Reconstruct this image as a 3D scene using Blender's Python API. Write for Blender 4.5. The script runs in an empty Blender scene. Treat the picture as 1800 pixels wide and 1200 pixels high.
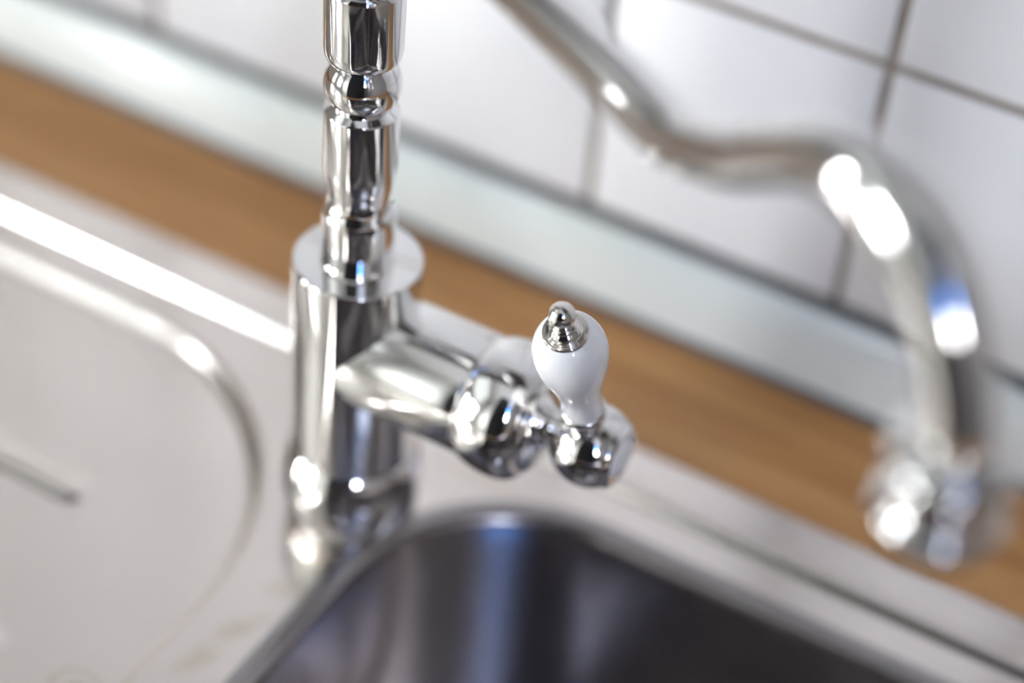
import bpy, bmesh, math, random
import numpy as np
from mathutils import Vector, Matrix

scene = bpy.context.scene
COL = scene.collection

# ---------------------------------------------------------------- camera
cam_data = bpy.data.cameras.new('camera')
cam = bpy.data.objects.new('camera', cam_data)
COL.objects.link(cam)
scene.camera = cam
RIGHT = Vector((0.86500883, 0.49637554, 0.07328742))
UP = Vector((-0.37638537, 0.5453265, 0.748968))
FWD = Vector((-0.33180382, 0.67544825, -0.65854073))
m = Matrix((RIGHT, UP, -FWD)).transposed().to_4x4()
m.translation = Vector((0.24038, -0.5276, 0.46819))
cam.matrix_world = m
cam_data.sensor_width = 36
cam_data.lens = 3391.4 / 1800 * 36
cam_data.clip_start = 0.01
cam_data.dof.use_dof = True
cam_data.dof.focus_distance = 0.520
cam_data.dof.aperture_fstop = 2.8

# ---------------------------------------------------------------- light
W1_STRENGTH = 14.0        # daylight windows in the left wall
FILL_STRENGTH = 0.5         # added glowing pane above them, for soft fill
W2_STRENGTH = 17.0        # window in the wall behind the camera
world = bpy.data.worlds.new('world')
scene.world = world
world.use_nodes = True
world.node_tree.nodes['Background'].inputs[0].default_value = (0.75, 0.85, 1.0, 1)
world.node_tree.nodes['Background'].inputs[1].default_value = 1.0
vs = scene.view_settings
vs.view_transform = 'Standard'
vs.look = 'None'
vs.gamma = 1
vs.use_curve_mapping = False
vs.exposure = 1.33
cy = scene.cycles
cy.max_bounces = 12
cy.glossy_bounces = 8
cy.diffuse_bounces = 5
cy.sample_clamp_indirect = 12
cy.caustics_reflective = True
cy.blur_glossy = 0.3

# ---------------------------------------------------------------- materials
def srgb(r, g, b):
    f = lambda c: (c / 255 / 12.92) if c / 255 <= 0.04045 else ((c / 255 + 0.055) / 1.055) ** 2.4
    return (f(r), f(g), f(b), 1)

def mat(name, color, rough=0.5, metal=0.0, spec=0.5, coat=0.0, emis=None, strength=0):
    m = bpy.data.materials.new(name)
    m.use_nodes = True
    b = m.node_tree.nodes['Principled BSDF']
    b.inputs['Base Color'].default_value = color
    b.inputs['Roughness'].default_value = rough
    b.inputs['Metallic'].default_value = metal
    b.inputs['Specular IOR Level'].default_value = spec
    b.inputs['Coat Weight'].default_value = coat
    b.inputs['Coat Roughness'].default_value = 0.04
    if emis:
        b.inputs['Emission Color'].default_value = emis
        b.inputs['Emission Strength'].default_value = strength
    return m

def nodes_of(m):
    nt = m.node_tree
    return nt, nt.nodes['Principled BSDF'], nt.nodes.new, nt.links.new

def coords(nt, scale):
    tc = nt.nodes.new('ShaderNodeTexCoord')
    mp = nt.nodes.new('ShaderNodeMapping')
    mp.inputs['Scale'].default_value = scale
    nt.links.new(tc.outputs['Object'], mp.inputs['Vector'])
    return tc, mp

def noise(nt, vec, scale, detail=4, rough=0.5):
    n = nt.nodes.new('ShaderNodeTexNoise')
    n.inputs['Scale'].default_value = scale
    n.inputs['Detail'].default_value = detail
    n.inputs['Roughness'].default_value = rough
    nt.links.new(vec, n.inputs['Vector'])
    return n

def ramp(nt, fac, stops):
    r = nt.nodes.new('ShaderNodeValToRGB')
    els = r.color_ramp.elements
    while len(els) < len(stops):
        els.new(0.5)
    for e, (p, c) in zip(els, stops):
        e.position = p
        e.color = c
    nt.links.new(fac, r.inputs['Fac'])
    return r

def chrome(name, col=(0.86, 0.85, 0.84, 1), rough=0.03):
    m = mat(name, col, rough, 1.0)
    nt, b, new, link = nodes_of(m)
    tc, mp = coords(nt, (1, 1, 1))
    n = noise(nt, mp.outputs[0], 180, 3)
    r = ramp(nt, n.outputs['Fac'], [(0.35, (rough, rough, rough, 1)), (0.8, (rough + 0.03,) * 3 + (1,))])
    link(r.outputs[0], b.inputs['Roughness'])
    return m

M_CHROME = chrome('chrome')
M_POLISHED = chrome('polished_nickel', (0.80, 0.77, 0.74, 1), 0.03)

def glossy_white(name, col, rough, bump):
    m = mat(name, col, rough, 0, 0.5)
    nt, b, new, link = nodes_of(m)
    tc, mp = coords(nt, (1, 1, 1))
    n = noise(nt, mp.outputs[0], 14, 2)
    bp = new('ShaderNodeBump')
    bp.inputs['Strength'].default_value = bump
    bp.inputs['Distance'].default_value = 0.002
    link(n.outputs['Fac'], bp.inputs['Height'])
    link(bp.outputs[0], b.inputs['Normal'])
    return m

M_TILE = glossy_white('tile_glaze', srgb(226, 226, 229), 0.30, 0.15)
M_PORCELAIN = glossy_white('porcelain', srgb(250, 250, 251), 0.06, 0.02)
M_STRIP = glossy_white('strip_plastic', srgb(232, 238, 235), 0.22, 0.02)
M_SEAL = mat('seal_rubber', srgb(118, 120, 122), 0.5)
M_SEAL_DARK = mat('seal_rubber_dark', srgb(84, 88, 96), 0.4)
M_BLUE = mat('blue_enamel', srgb(60, 90, 170), 0.2)

M_GROUT = mat('grout', srgb(160, 150, 140), 0.85)
nt, b, new, link = nodes_of(M_GROUT)
tc, mp = coords(nt, (1, 1, 1))
n = noise(nt, mp.outputs[0], 60, 5)
r = ramp(nt, n.outputs['Fac'], [(0.3, srgb(122, 110, 100)), (0.7, srgb(150, 141, 132))])
link(r.outputs[0], b.inputs['Base Color'])

# oak worktop: grain runs along X
M_WOOD = mat('oak', srgb(165, 122, 82), 0.34, 0, 0.5)
nt, b, new, link = nodes_of(M_WOOD)
tc, mp = coords(nt, (1.6, 30, 30))
n1 = noise(nt, mp.outputs[0], 2.2, 6, 0.6)
r1 = ramp(nt, n1.outputs['Fac'], [(0.30, srgb(170, 116, 60)), (0.5, srgb(199, 144, 84)), (0.72, srgb(218, 168, 108))])
mp2 = new('ShaderNodeMapping'); mp2.inputs['Scale'].default_value = (12, 700, 400)
link(tc.outputs['Object'], mp2.inputs['Vector'])
n2 = noise(nt, mp2.outputs[0], 1.0, 3)
mx = new('ShaderNodeMix'); mx.data_type = 'RGBA'; mx.blend_type = 'MULTIPLY'
mx.inputs[0].default_value = 0.35
r2 = ramp(nt, n2.outputs['Fac'], [(0.35, (0.62, 0.55, 0.5, 1)), (0.6, (1, 1, 1, 1))])
link(r1.outputs[0], mx.inputs[6]); link(r2.outputs[0], mx.inputs[7])
link(mx.outputs[2], b.inputs['Base Color'])

# stainless steel of the sink
def steel(name, base, rough, stains, brush=(3, 260, 60), rvar=0.05):
    m = mat(name, base, rough, 1.0)
    nt, b, new, link = nodes_of(m)
    tc, mp = coords(nt, brush)
    n = noise(nt, mp.outputs[0], 3, 4)
    r = ramp(nt, n.outputs['Fac'], [(0.3, (rough,) * 3 + (1,)), (0.7, (rough + rvar,) * 3 + (1,))])
    link(r.outputs[0], b.inputs['Roughness'])
    if stains:
        last = None
        rgb = new('ShaderNodeRGB'); rgb.outputs[0].default_value = base
        last = rgb.outputs[0]
        tc2, mpa = coords(nt, (1, 1, 0))
        wob = noise(nt, mpa.outputs[0], 90, 3)
        for (cx, cy_, rx, ry, ang, kind, amt, colr) in stains:
            q = new('ShaderNodeMapping'); q.vector_type = 'TEXTURE'
            q.inputs['Location'].default_value = (cx, cy_, 0)
            q.inputs['Rotation'].default_value = (0, 0, ang)
            q.inputs['Scale'].default_value = (rx, ry, 1)
            link(mpa.outputs[0], q.inputs['Vector'])
            ln = new('ShaderNodeVectorMath'); ln.operation = 'LENGTH'
            link(q.outputs[0], ln.inputs[0])
            ad = new('ShaderNodeMath'); ad.operation = 'ADD'
            sb = new('ShaderNodeMath'); sb.operation = 'MULTIPLY_ADD'
            sb.inputs[1].default_value = 1.2; sb.inputs[2].default_value = -0.6
            link(wob.outputs['Fac'], sb.inputs[0])
            link(ln.outputs['Value'], ad.inputs[0]); link(sb.outputs[0], ad.inputs[1])
            if kind == 'ring':
                rr = ramp(nt, ad.outputs[0], [(0.62, (0, 0, 0, 1)), (0.85, (amt,) * 3 + (1,)), (1.0, (0, 0, 0, 1))])
            else:
                rr = ramp(nt, ad.outputs[0], [(0.1, (amt,) * 3 + (1,)), (1.0, (0, 0, 0, 1))])
            mxn = new('ShaderNodeMix'); mxn.data_type = 'RGBA'
            link(rr.outputs[0], mxn.inputs[0])
            link(last, mxn.inputs[6]); mxn.inputs[7].default_value = colr
            last = mxn.outputs[2]
        link(last, b.inputs['Base Color'])
    return m

TAN = (0.66, 0.56, 0.44, 1)
STAINS = [(0.0005, -0.212, 0.013, 0.0055, 1.1, 'blob', 0.75, TAN),
          (-0.003, -0.228, 0.012, 0.005, 1.2, 'blob', 0.6, TAN),
          (0.002, -0.190, 0.009, 0.005, 0.8, 'blob', 0.5, TAN),
          (-0.030, -0.2545, 0.009, 0.008, 0.3, 'ring', 0.6, TAN),
          (-0.030, -0.2535, 0.004, 0.0018, 0.3, 'blob', 0.8, TAN),
          (0.001, -0.177, 0.010, 0.007, 0.4, 'blob', 0.35, TAN),
          (0.030, -0.112, 0.020, 0.006, 0.0, 'blob', 0.35, TAN)]
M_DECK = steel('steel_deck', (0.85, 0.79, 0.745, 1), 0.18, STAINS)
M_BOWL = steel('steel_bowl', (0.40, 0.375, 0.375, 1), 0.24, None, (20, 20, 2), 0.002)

M_PAINT = mat('white_paint', srgb(232, 232, 228), 0.7)
M_PAINT2 = mat('cream_paint', srgb(230, 230, 224), 0.7)
M_CEIL = mat('ceiling_paint', srgb(244, 244, 243), 0.8)
M_SHADE = mat('shade_grey', srgb(122, 118, 118), 0.6)  # unlit, backlit look put into the wall colour; also on the added side unit
M_CAB = mat('cabinet_laminate', srgb(88, 84, 84), 0.5)
M_DARK = mat('dark_blocker_mat', srgb(34, 32, 36), 0.45)  # dark colour of the added stand-in
M_FLOOR = mat('floor_board', srgb(120, 98, 78), 0.5)
M_FRAME = mat('window_paint', srgb(235, 235, 232), 0.4)

def pane_mat(name, stops, strength, z0, z1):
    """daylight seen through a window: sky above, bright haze below (a lit window, or the added fill pane)"""
    m = mat(name, (0, 0, 0, 1), 0.1)
    nt, b, new, link = nodes_of(m)
    tc = new('ShaderNodeTexCoord'); sp = new('ShaderNodeSeparateXYZ')
    mr = new('ShaderNodeMapRange')
    mr.inputs['From Min'].default_value = z0; mr.inputs['From Max'].default_value = z1
    link(tc.outputs['Object'], sp.inputs[0]); link(sp.outputs[2], mr.inputs['Value'])
    r = ramp(nt, mr.outputs[0], stops)
    link(r.outputs[0], b.inputs['Emission Color'])
    b.inputs['Emission Strength'].default_value = strength
    return m

# ---------------------------------------------------------------- mesh helpers
def link_mesh(name, me, material, parent=None, smooth=True, loc=None, rot=None):
    me.materials.append(material)
    if smooth:
        me.polygons.foreach_set('use_smooth', [True] * len(me.polygons))
    o = bpy.data.objects.new(name, me)
    COL.objects.link(o)
    if parent:
        o.parent = parent
    if loc is not None:
        o.location = loc
    if rot is not None:
        o.rotation_euler = rot
    return o

def empty(name, loc=(0, 0, 0)):
    o = bpy.data.objects.new(name, None)
    o.empty_display_size = 0.02
    COL.objects.link(o)
    o.location = loc
    return o

def tag(o, label=None, cat=None, group=None, kind=None):
    if label: o['label'] = label
    if cat: o['category'] = cat
    if group: o['group'] = group
    if kind: o['kind'] = kind
    return o

def fair(points, radius=0.0004, n=3):
    """round every corner of a polyline with a small arc (2-D)"""
    out = [points[0]]
    for a, b_, c in zip(points, points[1:], points[2:]):
        A, B, Cc = Vector(a[:2]), Vector(b_[:2]), Vector(c[:2])
        d1, d2 = (A - B), (Cc - B)
        if d1.length < 1e-7 or d2.length < 1e-7:
            continue
        k = min(radius, d1.length * 0.45, d2.length * 0.45)
        p, q = B + d1.normalized() * k, B + d2.normalized() * k
        for i in range(n + 1):
            t = i / n
            v = p * (1 - t) ** 2 + B * 2 * t * (1 - t) + q * t ** 2
            out.append((v.x, v.y))
    out.append(points[-1])
    return out

def spline(points, sub=6):
    """Catmull-Rom through 2-D/3-D points"""
    P = [Vector(p) for p in points]
    P = [P[0] * 2 - P[1]] + P + [P[-1] * 2 - P[-2]]
    out = []
    for i in range(1, len(P) - 2):
        for k in range(sub):
            t = k / sub
            out.append(0.5 * ((2 * P[i]) + (P[i + 1] - P[i - 1]) * t + (2 * P[i - 1] - 5 * P[i] + 4 * P[i + 1] - P[i + 2]) * t * t
                              + (-P[i - 1] + 3 * P[i] - 3 * P[i + 1] + P[i + 2]) * t ** 3))
    out.append(P[-2])
    return [tuple(v) for v in out]

def frame(axis):
    a = Vector(axis).normalized()
    u = a.orthogonal().normalized()
    return a, u, a.cross(u)

def lathe(name, prof, material, parent, origin=(0, 0, 0), axis=(0, 0, 1), seg=96, caps=True, knurl=None):
    """prof: (distance along axis, radius) list; becomes one closed mesh"""
    a, u, v = frame(axis)
    o0 = Vector(origin)
    vs_, fs = [], []
    for (h, r) in prof:
        for i in range(seg):
            t = 2 * math.pi * i / seg
            rr = r
            if knurl and knurl[0] <= h <= knurl[1]:
                rr = r + (knurl[2] if i % 2 else -knurl[2])
            vs_.append(o0 + a * h + (u * math.cos(t) + v * math.sin(t)) * rr)
    n = len(prof)
    for j in range(n - 1):
        for i in range(seg):
            k = (i + 1) % seg
            fs.append((j * seg + i, j * seg + k, (j + 1) * seg + k, (j + 1) * seg + i))
    if caps:
        fs.append(tuple(range(seg - 1, -1, -1)))
        fs.append(tuple((n - 1) * seg + i for i in range(seg)))
    me = bpy.data.meshes.new(name)
    me.from_pydata(vs_, [], fs)
    me.update()
    o = link_mesh(name, me, material, parent)
    if caps:
        me.polygons[len(fs) - 1].use_smooth = False
        me.polygons[len(fs) - 2].use_smooth = False
    return o

def sweep(name, path, radii, material, parent, seg=64):
    P = [Vector(p) for p in path]
    vs_, fs = [], []
    up = Vector((math.sin(AZ), -math.cos(AZ), 0))
    for j, p in enumerate(P):
        t = (P[min(j + 1, len(P) - 1)] - P[max(j - 1, 0)]).normalized()
        s = t.cross(up).normalized()
        for i in range(seg):
            a = 2 * math.pi * i / seg
            vs_.append(p + (up * math.cos(a) + s * math.sin(a)) * radii[j])
    n = len(P)
    for j in range(n - 1):
        for i in range(seg):
            k = (i + 1) % seg
            fs.append((j * seg + i, (j + 1) * seg + i, (j + 1) * seg + k, j * seg + k))
    fs.append(tuple(range(seg)))
    fs.append(tuple((n - 1) * seg + i for i in range(seg - 1, -1, -1)))
    me = bpy.data.meshes.new(name)
    me.from_pydata(vs_, [], fs)
    me.update()
    return link_mesh(name, me, material, parent)

def box_mesh(name, lo, hi, bevel=0.0, seg=2):
    bm = bmesh.new()
    bmesh.ops.create_cube(bm, size=1)
    for v in bm.verts:
        v.co = Vector([lo[i] + (v.co[i] + 0.5) * (hi[i] - lo[i]) for i in range(3)])
    if bevel:
        bmesh.ops.bevel(bm, geom=list(bm.edges), offset=bevel, segments=seg, affect='EDGES', profile=0.5)
    me = bpy.data.meshes.new(name)
    bm.to_mesh(me)
    bm.free()
    return me

def boxes(name, lst, material, parent=None, bevel=0.0):
    bm = bmesh.new()
    for lo, hi in lst:
        r = bmesh.ops.create_cube(bm, size=1)
        for v in r['verts']:
            v.co = Vector([lo[i] + (v.co[i] + 0.5) * (hi[i] - lo[i]) for i in range(3)])
    if bevel:
        bmesh.ops.bevel(bm, geom=list(bm.edges), offset=bevel, segments=2, affect='EDGES', profile=0.5)
    me = bpy.data.meshes.new(name)
    bm.to_mesh(me)
    bm.free()
    return link_mesh(name, me, material, parent, smooth=False)

def prism_x(name, prof, x0, x1, material, parent=None, n=1):
    """extrude a (y, z) closed profile along X"""
    k = len(prof)
    vs_, fs = [], []
    for j in range(n + 1):
        x = x0 + (x1 - x0) * j / n
        vs_ += [(x, y, z) for y, z in prof]
    for j in range(n):
        for i in range(k):
            q = (i + 1) % k
            fs.append((j * k + i, j * k + q, (j + 1) * k + q, (j + 1) * k + i))
    fs.append(tuple(range(k - 1, -1, -1)))
    fs.append(tuple(n * k + i for i in range(k)))
    me = bpy.data.meshes.new(name)
    me.from_pydata(vs_, [], fs)
    me.update()
    bm = bmesh.new(); bm.from_mesh(me)
    bmesh.ops.recalc_face_normals(bm, faces=bm.faces)
    bm.to_mesh(me); bm.free()
    o = link_mesh(name, me, material, parent)
    me.polygons[len(fs) - 1].use_smooth = False
    me.polygons[len(fs) - 2].use_smooth = False
    return o

# ---------------------------------------------------------------- room
XL, XR, YF, ZF, ZC = -1.10, 2.20, -2.30, -0.90, 2.30
tag(boxes('floor', [((XL, YF, ZF - 0.05), (XR, 0.0, ZF))], M_FLOOR), kind='structure')
tag(boxes('ceiling', [((XL, YF, ZC), (XR, 0.0, ZC + 0.05))], M_CEIL), kind='structure')

# tiled wall behind the tap
PITCH = 0.1
GX0, GZ0 = -0.19325, 0.0345
wall_back = tag(boxes('wall_back', [((XL, 0.0012, ZF), (XR, 0.06, ZC))], M_GROUT), kind='structure',
                label='wall of square glossy white tiles with beige grout behind the worktop')
half = (PITCH - 0.0032) / 2
tile_me = box_mesh('tile', (-half, 0.0, -half), (half, 0.006, half), 0.0011, 3)
tile_me.materials.append(M_TILE)
tile_me.polygons.foreach_set('use_smooth', [True] * len(tile_me.polygons))
random.seed(3)
for i in range(-9, 9):
    for j in range(0, 9):
        t = bpy.data.objects.new('tile', tile_me)
        COL.objects.link(t)
        t.parent = wall_back
        t.location = (GX0 + (i + 0.5) * PITCH, 0.0, GZ0 + (j + 0.5) * PITCH)
        t.rotation_euler = (random.uniform(-.0012, .0012), 0, random.uniform(-.0012, .0012))
tag(boxes('wall_back_upper', [((XL, 0.0005, GZ0 + 9 * PITCH), (XR, 0.0012, ZC))], M_PAINT), kind='structure').name = 'wall_upper'

def wall_with_hole(name, axis, pos, thick, u0, u1, holes, material):
    """wall plane with rectangular window holes; holes = (ua, ub, za, zb) sorted in u, not overlapping"""
    lst = []
    def bx(ua, ub, za, zb):
        if ub - ua < 1e-6 or zb - za < 1e-6: return
        if axis == 'x':
            lst.append(((min(pos, pos + thick), ua, za), (max(pos, pos + thick), ub, zb)))
        else:
            lst.append(((ua, min(pos, pos + thick), za), (ub, max(pos, pos + thick), zb)))
    cur = u0
    for ua, ub, za, zb in holes:
        bx(cur, ua, ZF, ZC); bx(ua, ub, ZF, za); bx(ua, ub, zb, ZC)
        cur = ub
    bx(cur, u1, ZF, ZC)
    return tag(boxes(name, lst, material), kind='structure')

W1 = [(-1.92, -1.34, 0.08, 0.84), (-0.93, -0.74, 0.05, 0.56)]
FILL = (-1.85, -0.30, 1.00, 2.00)
W2 = [(1.58, 1.98, 0.92, 2.14)]
lst = [((XL - 0.12, YF, ZF), (XL, 0.0, 0.05)), ((XL - 0.12, YF, 0.92), (XL, 0.0, FILL[2])), ((XL - 0.12, YF, FILL[3]), (XL, 0.0, ZC)),
       ((XL - 0.12, YF, FILL[2]), (XL, FILL[0], FILL[3])), ((XL - 0.12, FILL[1], FILL[2]), (XL, 0.0, FILL[3]))]
cur = YF
for ua, ub, za, zb in W1:
    lst += [((XL - 0.12, cur, 0.05), (XL, ua, 0.92)), ((XL - 0.12, ua, 0.05), (XL, ub, za)), ((XL - 0.12, ua, zb), (XL, ub, 0.92))]
    cur = ub
lst.append(((XL - 0.12, cur, 0.05), (XL, 0.0, 0.92)))
tag(boxes('wall_left', [b_ for b_ in lst if b_[1][2] - b_[0][2] > 1e-4], M_PAINT), kind='structure')
wall_with_hole('wall_front', 'y', YF, -0.12, XL, 0.3, [], M_PAINT2)
wall_with_hole('wall_front_right', 'y', YF, -0.12, 0.3, XR, W2, M_SHADE)  # grey stands in for the shade of a backlit wall
tag(boxes('wall_right', [((XR, YF, ZF), (XR + 0.1, 0, ZC))], M_SHADE), kind='structure')  # grey stands in for an unlit wall

def window(name, axis, pos, rect, mats, bars):
    ua, ub, za, zb = rect
    w = tag(empty(name, (pos, (ua + ub) / 2, za) if axis == 'x' else ((ua + ub) / 2, pos, za)), kind='structure')
    def B(nm, a0, a1, c0, c1, d0, d1, mt):
        if axis == 'x':
            o = boxes(nm, [((pos - d1, a0, c0), (pos - d0, a1, c1))], mt)
        else:
            o = boxes(nm, [((a0, pos - d1, c0), (a1, pos - d0, c1))], mt)
        o.parent = w
        o.matrix_parent_inverse = Matrix.Translation(-w.location)
        return o
    f = 0.035
    for nm, a0, a1, c0, c1 in (('frame_rail', ua, ub, za, za + f), ('frame_rail', ua, ub, zb - f, zb),
                               ('frame_stile', ua, ua + f, za + f, zb - f), ('frame_stile', ub - f, ub, za + f, zb - f)):
        B(nm, a0, a1, c0, c1, 0.03, 0.09, M_FRAME)
    for zz in bars:
        B('glazing_bar', ua + f, ub - f, zz - 0.012, zz + 0.012, 0.03, 0.08, M_FRAME)
    B('pane', ua + f, ub - f, za + f, zb - f, 0.082, 0.088, mats)
    return w

P1 = pane_mat('daylight_left', [(0.0, (0.97, 0.985, 1.0, 1)), (1.0, (0.90, 0.96, 1.0, 1))], W1_STRENGTH, 0.1, 0.8)
P2 = pane_mat('daylight_back', [(0.0, (1, 0.97, 0.94, 1)), (0.42, (0.9, 0.93, 1, 1)), (0.53, (0.04, 0.13, 0.38, 1)), (1.0, (0.03, 0.11, 0.36, 1))], W2_STRENGTH, W2[0][2], W2[0][3])
P_FILL = pane_mat('fill_glow', [(0.0, (0.95, 1, 0.97, 1)), (1.0, (0.93, 0.99, 1, 1))], FILL_STRENGTH, 0.9, 2.0)  # glow of the added fill pane
window('fill_panel', 'x', XL, FILL, P_FILL, (1.5,))  # pane added for fill and bright reflections, no window known there
window('window_1', 'x', XL, W1[0], P1, (0.36,))
window('window_2', 'x', XL, W1[1], P1, ())
window('window_3', 'y', YF, W2[0], P2, ())

# wall cabinet and two added dark stand-ins, unseen but mirrored in the chrome
def child_boxes(nm, lst, mt, par, bevel=0):
    o = boxes(nm, lst, mt, bevel=bevel)
    o.parent = par
    o.matrix_parent_inverse = Matrix.Translation(-par.location)
    return o
stand_in = tag(empty('dark_blocker', (0.21, -1.22, ZF)), 'tall dark added cupboard with two doors standing across the kitchen', 'blocker')  # added in place of the person whose dark reflection the chrome shows
child_boxes('carcass', [((-0.18, -1.44, ZF), (0.72, -1.10, 1.50))], M_DARK, stand_in)
for x in (-0.178, 0.272):
    child_boxes('door', [((x, -1.098, ZF + 0.08), (x + 0.446, -1.08, 1.495))], M_DARK, stand_in, 0.001)
side = tag(empty('side_blocker', (0.93, -0.3, ZF)), 'tall grey block added at the right end of the worktop to darken reflections', 'blocker')  # unseen unit added to darken the right side of the reflections
child_boxes('carcass', [((0.66, -0.60, ZF), (1.20, -0.002, 1.60))], M_SHADE, side)
for z0, z1 in ((ZF + 0.1, 0.30), (0.304, 1.595)):
    child_boxes('door', [((0.664, -0.62, z0), (1.196, -0.602, z1))], M_SHADE, side, 0.001)
wcab = tag(empty('wall_cabinet', (-0.2, -0.17, 0.80)), 'dark grey wall cabinet hung over the tiles', 'cabinet')
child_boxes('carcass', [((-1.09, -0.30, 0.80), (0.655, -0.002, 1.35))], M_CAB, wcab)
for k in range(3):
    x = -1.09 + 0.5817 * k
    child_boxes('door', [((x + 0.002, -0.32, 0.80), (x + 0.5797, -0.302, 1.35))], M_CAB, wcab, 0.001)

# ---------------------------------------------------------------- sealing strip (upstand) between wall and worktop
ZJ, YB, YW = 0.0333, -0.0130, -0.0705
strip_prof = spline([(-0.0030, ZJ - 0.0008), (-0.0060, 0.0300), (-0.0085, 0.0240), (-0.0103, 0.0160), (-0.0116, 0.0085), (-0.0122, 0.0030)], 5)
strip_prof = [(0.0010, ZJ - 0.0008)] + [tuple(p) for p in strip_prof] + [(0.0010, 0.0030)]
strip = tag(prism_x('trim_1', strip_prof, XL, 0.655, M_STRIP), kind='structure', label='white plastic sealing strip along the foot of the tiles')
seal_top = [(-0.0006, ZJ - 0.0010), (-0.0034, ZJ - 0.0014), (-0.0030, ZJ + 0.0012), (-0.0006, ZJ + 0.0020)]
prism_x('seal_lip', seal_top, XL, 0.655, M_SEAL, strip)
seal_bot = [(-0.0040, 0.0001), (-0.0142, 0.0001), (-0.0134, 0.0020), (-0.0122, 0.0034), (-0.0040, 0.0034)]
prism_x('seal_lip', seal_bot, XL, 0.655, M_SEAL_DARK, strip)

# ---------------------------------------------------------------- worktop
SX0, SX1, SY0 = -0.62, 0.42, -0.56
top = boxes('worktop', [((XL, YW - 0.012, -0.038), (0.65, 0.0, 0.0)),
                        ((XL, SY0 + 0.012, -0.038), (SX0 + 0.012, YW - 0.012, 0.0)),
                        ((SX1 - 0.012, SY0 + 0.012, -0.038), (0.65, YW - 0.012, 0.0)),
                        ((XL, -0.61, -0.038), (0.65, SY0 + 0.012, 0.0))], M_WOOD)
tag(top, 'oak wood worktop running along the tiled wall behind the sink', 'worktop')

base_unit = tag(empty('base_cabinet', (0, -0.3, ZF)), 'white base cabinet with doors under the worktop', 'cabinet')
child_boxes('carcass', [((-1.08, -0.56, ZF + 0.1), (-0.66, -0.02, -0.038)), ((0.5, -0.56, ZF + 0.1), (0.65, -0.02, -0.038)),
                        ((-0.66, -0.56, ZF + 0.1), (0.5, -0.02, -0.30))], M_PAINT, base_unit)
for k in range(3):
    x = -1.08 + 0.5767 * k
    child_boxes('door', [((x + 0.002, -0.58, ZF + 0.1), (x + 0.5747, -0.56, -0.045))], M_PAINT, base_unit, 0.001)

# ---------------------------------------------------------------- sink
sink = tag(empty('kitchen_sink', (0, -0.3, 0)), 'stainless steel inset sink with drainer beside a dark round-cornered bowl', 'sink')
ZFL, ZD, ZR = 0.0008, -0.0024, -0.0072

def sdf_rr(x, y, x0, x1, y0, y1, r):
    cx, cy_, hx, hy = (x0 + x1) / 2, (y0 + y1) / 2, (x1 - x0) / 2 - r, (y1 - y0) / 2 - r
    qx, qy = np.abs(x - cx) - hx, np.abs(y - cy_) - hy
    return np.hypot(np.maximum(qx, 0), np.maximum(qy, 0)) + np.minimum(np.maximum(qx, qy), 0) - r

def sstep(a, b_, v):
    t = np.clip((v - a) / (b_ - a), 0, 1)
    return t * t * (3 - 2 * t)

def axis_pts(a, b_, fa, fb, fine, coarse):
    return np.concatenate([np.arange(a, fa, coarse), np.arange(fa, fb, fine), np.arange(fb, b_, coarse), [b_]])

BX0, BX1, BY0, BY1, BR = 0.013, 0.360, -0.500, -0.1108, 0.065
gx = axis_pts(SX0, SX1, -0.30, 0.26, 0.0012, 0.006)
gy = axis_pts(SY0, YW, -0.30, YW - 0.0006, 0.0006, 0.004)
X, Y = np.meshgrid(gx, gy)
dout = sdf_rr(X, Y, SX0, SX1, SY0, YW, 0.012)
dstep = sdf_rr(X, Y, SX0 + 0.022, SX1 - 0.022, SY0 + 0.022, -0.0930, 0.03)
drec = sdf_rr(X, Y, -0.56, -0.0170, -0.52, -0.1105, 0.100)
Z = ZFL - (ZFL - ZD) * sstep(0.0013, -0.0013, dstep)
# soft raised bead along the step
Z += 0.0005 * np.exp(-((dstep - 0.0035) / 0.0018) ** 2)
Z -= (ZD - ZR) * sstep(0.0031, -0.0031, drec)
for (yc, xe) in ((-0.1897, -0.0840), (-0.2560, -0.0640), (-0.3220, -0.0640), (-0.3880, -0.0640), (-0.4540, -0.0840)):
    dr = sdf_rr(X, Y, -0.50, xe + 0.0055, yc - 0.0055, yc + 0.0055, 0.0054)
    Z += 0.0013 * sstep(0.0014, -0.0030, dr)
Z -= 0.0012 * sstep(-0.0015, 0.0, dout)
ny, nx = X.shape
verts = np.stack([X, Y, Z], -1).reshape(-1, 3)
dbowl = sdf_rr(X, Y, BX0, BX1, BY0, BY1, BR)
idx = np.arange(nx * ny).reshape(ny, nx)
f = np.stack([idx[:-1, :-1], idx[:-1, 1:], idx[1:, 1:], idx[1:, :-1]], -1).reshape(-1, 4)
keep = (dbowl.reshape(-1)[f] > 0.0006).all(1)
f = f[keep]
me = bpy.data.meshes.new('sink_deck')
me.from_pydata(verts.tolist(), [], f.tolist())
me.update()
bm = bmesh.new(); bm.from_mesh(me)
bmesh.ops.delete(bm, geom=[v for v in bm.verts if not v.link_faces], context='VERTS')
bm.to_mesh(me); bm.free()
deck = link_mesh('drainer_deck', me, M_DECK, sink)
deck.matrix_parent_inverse = Matrix.Translation(-sink.location)

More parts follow.
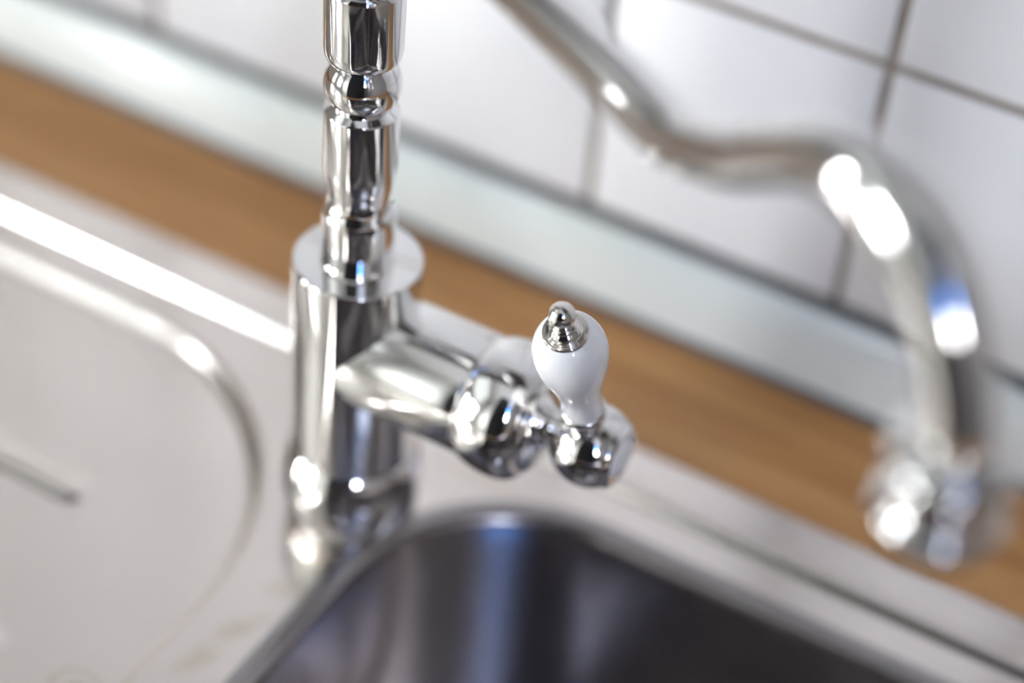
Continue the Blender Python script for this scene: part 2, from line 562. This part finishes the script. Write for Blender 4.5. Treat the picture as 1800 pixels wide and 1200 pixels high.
def rr_ring(off, z, n=28):
    """rounded rectangle ring inset by -off"""
    x0, x1, y0, y1 = BX0 - off, BX1 + off, BY0 - off, BY1 + off
    r = max(BR + off, 0.004)
    pts = []
    for cx, cy_, a0 in ((x1 - r, y1 - r, 0), (x0 + r, y1 - r, 90), (x0 + r, y0 + r, 180), (x1 - r, y0 + r, 270)):
        for i in range(n + 1):
            a = math.radians(a0 + 90 * i / n)
            pts.append((cx + r * math.cos(a), cy_ + r * math.sin(a), z))
    return pts
rings = [(0.0042, ZD + 0.00003), (0.0005, ZD + 0.00006)]
for i in range(1, 9):
    a = math.radians(88 * i / 8)
    rings.append((0.0005 - 0.0045 * math.sin(a), ZD - 0.0045 * (1 - math.cos(a))))
rings += [(-0.0045, -0.02), (-0.0055, -0.06), (-0.0070, -0.12)]
for i in range(1, 9):
    a = math.radians(90 * i / 8)
    rings.append((-0.0075 - 0.040 * (1 - math.cos(a)), -0.135 - 0.040 * math.sin(a)))
rings += [(-0.060, -0.1755), (-0.0645, -0.1758)]
vs_, fs = [], []
for off, z in rings:
    vs_ += rr_ring(off, z)
k = len(rr_ring(0, 0))
for j in range(len(rings) - 1):
    for i in range(k):
        q = (i + 1) % k
        fs.append((j * k + i, j * k + q, (j + 1) * k + q, (j + 1) * k + i))
fs.append(tuple((len(rings) - 1) * k + i for i in range(k)))
me = bpy.data.meshes.new('bowl')
me.from_pydata(vs_, [], fs)
me.update()
bm = bmesh.new(); bm.from_mesh(me)
bmesh.ops.remove_doubles(bm, verts=bm.verts, dist=1e-6)
bmesh.ops.recalc_face_normals(bm, faces=bm.faces)
bm.to_mesh(me); bm.free()
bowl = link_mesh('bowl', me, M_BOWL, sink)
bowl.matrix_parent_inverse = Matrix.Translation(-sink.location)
wst = lathe('waste_fitting', [(0, 0.0), (0.0002, 0.012), (0.0005, 0.02), (0.0025, 0.036), (0.0030, 0.042), (0.0015, 0.044), (0, 0.044)],
            M_CHROME, sink, (0.186, -0.305, -0.1757), caps=False)
wst.matrix_parent_inverse = Matrix.Translation(-sink.location)

# ---------------------------------------------------------------- tap
FY = -0.14757
tap = tag(empty('mixer_tap', (0, FY, ZD)), 'chrome kitchen mixer tap with curved spout and white porcelain lever', 'tap')
INV = Matrix.Translation(-Vector(tap.location))
def own(o, parent=tap):
    o.parent = parent
    o.matrix_parent_inverse = INV
    return o
O = (0, FY, 0)
TS = 1.0
def L(name, prof, mt, parent=tap, origin=O, axis=(0, 0, 1), seg=128, **kw):
    return own(lathe(name, prof, mt, None, origin, axis, seg, **kw), parent)

# foot
p = fair([(-0.0020, 0.0), (-0.0020, 0.0194), (0.0014, 0.0196), (0.0020, 0.0190), (0.0026, 0.0210)], 0.0003)
p += spline([(0.0029, 0.0214), (0.0048, 0.0223), (0.0110, 0.0230), (0.0170, 0.0230), (0.0225, 0.0223), (0.0265, 0.0210), (0.0285, 0.0198)], 5)
p += [(0.0290, 0.0193), (0.0290, 0.0180)]
L('foot_ring', [q[:2] for q in p], M_CHROME)
# body
p = fair([(0.0270, 0.0), (0.0270, 0.01965), (0.0650, 0.01965), (0.1043, 0.01965), (0.1043, 0.0)], 0.0009, 5)
L('body', p, M_CHROME)
# column: lower bulge, waist, upper tube with chamfer
p = [(0.1030, 0.0), (0.1030, 0.0114)] + fair([(0.1035, 0.0114), (0.1050, 0.0113), (0.1058, 0.0110), (0.1150, 0.0110)], 0.0004)
p += spline([(0.1160, 0.01105), (0.1205, 0.0111), (0.1232, 0.0108), (0.1256, 0.0099), (0.1286, 0.0095), (0.1315, 0.0098), (0.1350, 0.0104), (0.1390, 0.01072), (0.1450, 0.01076)], 5)
p += fair([(0.1500, 0.01076), (0.1582, 0.01076), (0.1599, 0.0088), (0.1606, 0.0086), (0.1616, 0.0090)], 0.0004)
L('column', [q[:2] for q in p], M_CHROME)
bc, br = 0.1670, 0.0111
p = [(bc - br * math.cos(a), br * math.sin(a)) for a in np.radians(np.linspace(54, 130, 28))]
p = [(0.1612, 0.0)] + p + [(p[-1][0] + 0.0004, p[-1][1] - 0.0005), (p[-1][0] + 0.0006, 0)]
L('column_bead', p, M_CHROME)
p = [(0.1738, 0.0), (0.1738, 0.0086), (0.1745, 0.0091)] + spline([(0.1748, 0.0095), (0.1757, 0.0104), (0.1772, 0.0110), (0.1792, 0.01125)], 5)
p += fair([(0.1800, 0.01127), (0.1978, 0.0114), (0.1990, 0.0106), (0.1984, 0.0096), (0.1984, 0.0)], 0.0003)
L('collar_nut', [q[:2] for q in p], M_CHROME)
p = [(0.1980, 0.0)] + spline([(0.1982, 0.0095), (0.2000, 0.0094), (0.2030, 0.0086), (0.2060, 0.0074), (0.2090, 0.0072), (0.2130, 0.0082), (0.2180, 0.0112), (0.2240, 0.0134),
                             (0.2320, 0.0142), (0.2400, 0.0134), (0.2460, 0.0112), (0.2500, 0.0078), (0.2520, 0.0050), (0.2540, 0.0044), (0.2570, 0.0058), (0.2600, 0.0056), (0.2625, 0.0030)], 4) + [(0.2632, 0.0)]
L('column_head', [q[:2] for q in p], M_CHROME)

# valve branch
VZ = 0.0718
VO = (0, FY, VZ)
AXX = (1, 0, 0)
p = fair([(0.0, 0.0), (0.0, 0.0192), (0.0453, 0.0192), (0.0456, 0.0182), (0.0456, 0.0)], 0.0004)
L('valve_body', p, M_CHROME, origin=VO, axis=AXX)
p = [(0.0450, 0.0), (0.0450, 0.0178), (0.0459, 0.0180), (0.0461, 0.0190)]
p += spline([(0.0464, 0.0195), (0.0490, 0.0206), (0.0530, 0.0213), (0.0570, 0.0215), (0.0605, 0.0211), (0.0630, 0.0200), (0.0645, 0.0184), (0.0648, 0.0168), (0.0642, 0.0156), (0.0638, 0.0140)], 6)
p += [(0.0638, 0.0)]
L('valve_cap', [q[:2] for q in p], M_CHROME, origin=VO, axis=AXX)

lever = own(bpy.data.objects.new('lever_handle', None)); COL.objects.link(lever)
lever.location = Vector(VO); lever.empty_display_size = 0.01
bpy.context.view_layer.update()
INV2 = (Matrix.Translation(Vector(VO))).inverted()
def L2(*a, **k):
    o = L(*a, parent=tap, **k)
    o.parent = lever
    o.matrix_parent_inverse = INV2
    return o
p = [(0.0630, 0.0), (0.0630, 0.0138), (0.0650, 0.0138)] + fair([(0.0652, 0.0138), (0.0654, 0.0158), (0.0664, 0.0160), (0.0672, 0.0152)], 0.0004)
p += spline([(0.0675, 0.0146), (0.0680, 0.0125), (0.0686, 0.0100), (0.0692, 0.0076), (0.0698, 0.0060), (0.0706, 0.0051), (0.0718, 0.0047), (0.0730, 0.0049), (0.0745, 0.0055)], 5) + [(0.0750, 0.0)]
L2('lever_stem', [q[:2] for q in p], M_CHROME, origin=VO, axis=AXX)
HX = 0.0832
HB = (HX, FY, VZ)
rb = 0.0129
p = [(-rb * math.cos(a), rb * math.sin(a)) for a in np.radians(np.linspace(1, 128, 48))] + [(0.0072, 0.0)]
L2('hub_ball', p, M_CHROME, origin=HB, axis=AXX)
p = [(0.0066, 0.0), (0.0066, 0.0098), (0.0070, 0.0101), (0.0086, 0.0100), (0.0090, 0.0096), (0.0100, 0.0091), (0.0102, 0.0087), (0.0095, 0.0072), (0.0088, 0.0064), (0.0088, 0.0)]
L2('button_bezel', p, M_CHROME, origin=HB, axis=AXX, seg=144, knurl=(0.00695, 0.00865, 0.00028))
p = [(0.0086, 0.0), (0.0086, 0.0063), (0.0094, 0.0063)] + [(0.0094 + 0.0024 * math.cos(a), 0.0062 * math.sin(a)) for a in np.radians(np.linspace(85, 0.5, 12))]
L2('porcelain_button', p, M_PORCELAIN, origin=HB, axis=AXX)
L2('cold_mark', [(0.0095, 0.0), (0.0095, 0.0010), (0.01135, 0.0010), (0.01155, 0.0)], M_BLUE, origin=(HX - 0.0003, FY - 0.0018, VZ - 0.0038), axis=AXX, seg=24)

th, tx = math.radians(22.0), math.radians(-1.5)
LA = Vector((math.sin(tx), -math.sin(th), math.cos(th))).normalized()
S = 1.0
p = fair([(0.0100, 0.0), (0.0100, 0.0052), (0.0128, 0.0046), (0.0150, 0.0042), (0.0165, 0.0057), (0.0178, 0.0059), (0.0188, 0.0053), (0.0200, 0.0063), (0.0222, 0.0067), (0.0236, 0.0062), (0.0236, 0.0)], 0.0005)
L2('grip_collar', p, M_CHROME, origin=HB, axis=LA)
p = [(0.0228, 0.0), (0.0228, 0.0050)] + spline([(0.0231, 0.0056), (0.0240, 0.0059), (0.0270, 0.0060), (0.0315, 0.0061), (0.0350, 0.0065), (0.0390, 0.0073), (0.0430, 0.0083), (0.0470, 0.0093), (0.0510, 0.0101),
             (0.0550, 0.0105), (0.0585, 0.0103), (0.0615, 0.0095), (0.0640, 0.0082), (0.0658, 0.0064), (0.0662, 0.0050)], 5) + [(0.0662, 0.0)]
L2('porcelain_grip', [q[:2] for q in p], M_PORCELAIN, origin=HB, axis=LA)
fb, fr = 0.0747, 0.0037
p = [(0.0645, 0.0), (0.0645, 0.0059)] + fair([(0.0652, 0.0062), (0.0660, 0.0065), (0.0668, 0.0063), (0.0668, 0.0059), (0.0662, 0.0056), (0.0663, 0.0051), (0.0666, 0.0050), (0.0666, 0.0046), (0.0672, 0.0043), (0.0678, 0.0042), (0.0683, 0.0038),
     (0.0688, 0.0031), (0.0692, 0.0033), (0.0697, 0.0034), (0.0701, 0.0031), (0.0703, 0.0026), (0.0707, 0.0027), (0.0711, 0.0026), (0.0714, 0.0022)], 0.0002)
p += [(fb - fr * math.cos(a), fr * math.sin(a)) for a in np.radians(np.linspace(38, 179.5, 30))]
L2('finial', p, M_POLISHED, origin=HB, axis=LA)

# spout: leaves the head of the column, dips, rises and bows over the bowl
AZ = math.radians(-28)
sp = [(0.0, 0.2365, .0068), (0.030, 0.2365, .0068), (0.0610, 0.2361, .0068), (0.0800, 0.2358, .0067), (0.1064, 0.2349, .0066), (0.1240, 0.2338, .0067), (0.1360, 0.2343, .0069), (0.1450, 0.2378, .0071), (0.1545, 0.2424, .0072),
      (0.1650, 0.2498, .0072), (0.1750, 0.2562, .0074), (0.1840, 0.2592, .0078), (0.1930, 0.2595, .0081), (0.2010, 0.2573, .0082), (0.2070, 0.2542, .0081), (0.2125, 0.2500, .0078), (0.2180, 0.2435, .0075), (0.2230, 0.2350, .0072), (0.2256, 0.2280, .0071), (0.2266, 0.2190, .0070)]
sm = spline(sp, 6)
path = [(s * math.cos(AZ), FY + s * math.sin(AZ), z) for s, z, r in sm]
own(sweep('spout', path, [r for s, z, r in sm], M_CHROME, None))
NO = (0.2268 * math.cos(AZ), FY + 0.2268 * math.sin(AZ), 0.0135)
p = [(0.2112, 0.0)] + fair([(0.2112, 0.0072), (0.2108, 0.0084), (0.2092, 0.0106), (0.2086, 0.0110)], 0.0004)
p += spline([(0.2084, 0.0118), (0.2078, 0.0128), (0.2067, 0.0132), (0.2056, 0.0128), (0.2050, 0.0119)], 5) + fair([(0.2046, 0.0114), (0.1954, 0.0114)], 0.0003)
p += spline([(0.1950, 0.0119), (0.1943, 0.0129), (0.1931, 0.0133), (0.1918, 0.0129), (0.1911, 0.0118)], 5) + fair([(0.1906, 0.0112), (0.1872, 0.0110), (0.1872, 0.0088), (0.1888, 0.0086), (0.1888, 0.0)], 0.0003)
L('nozzle', [q[:2] for q in p], M_CHROME, origin=NO)
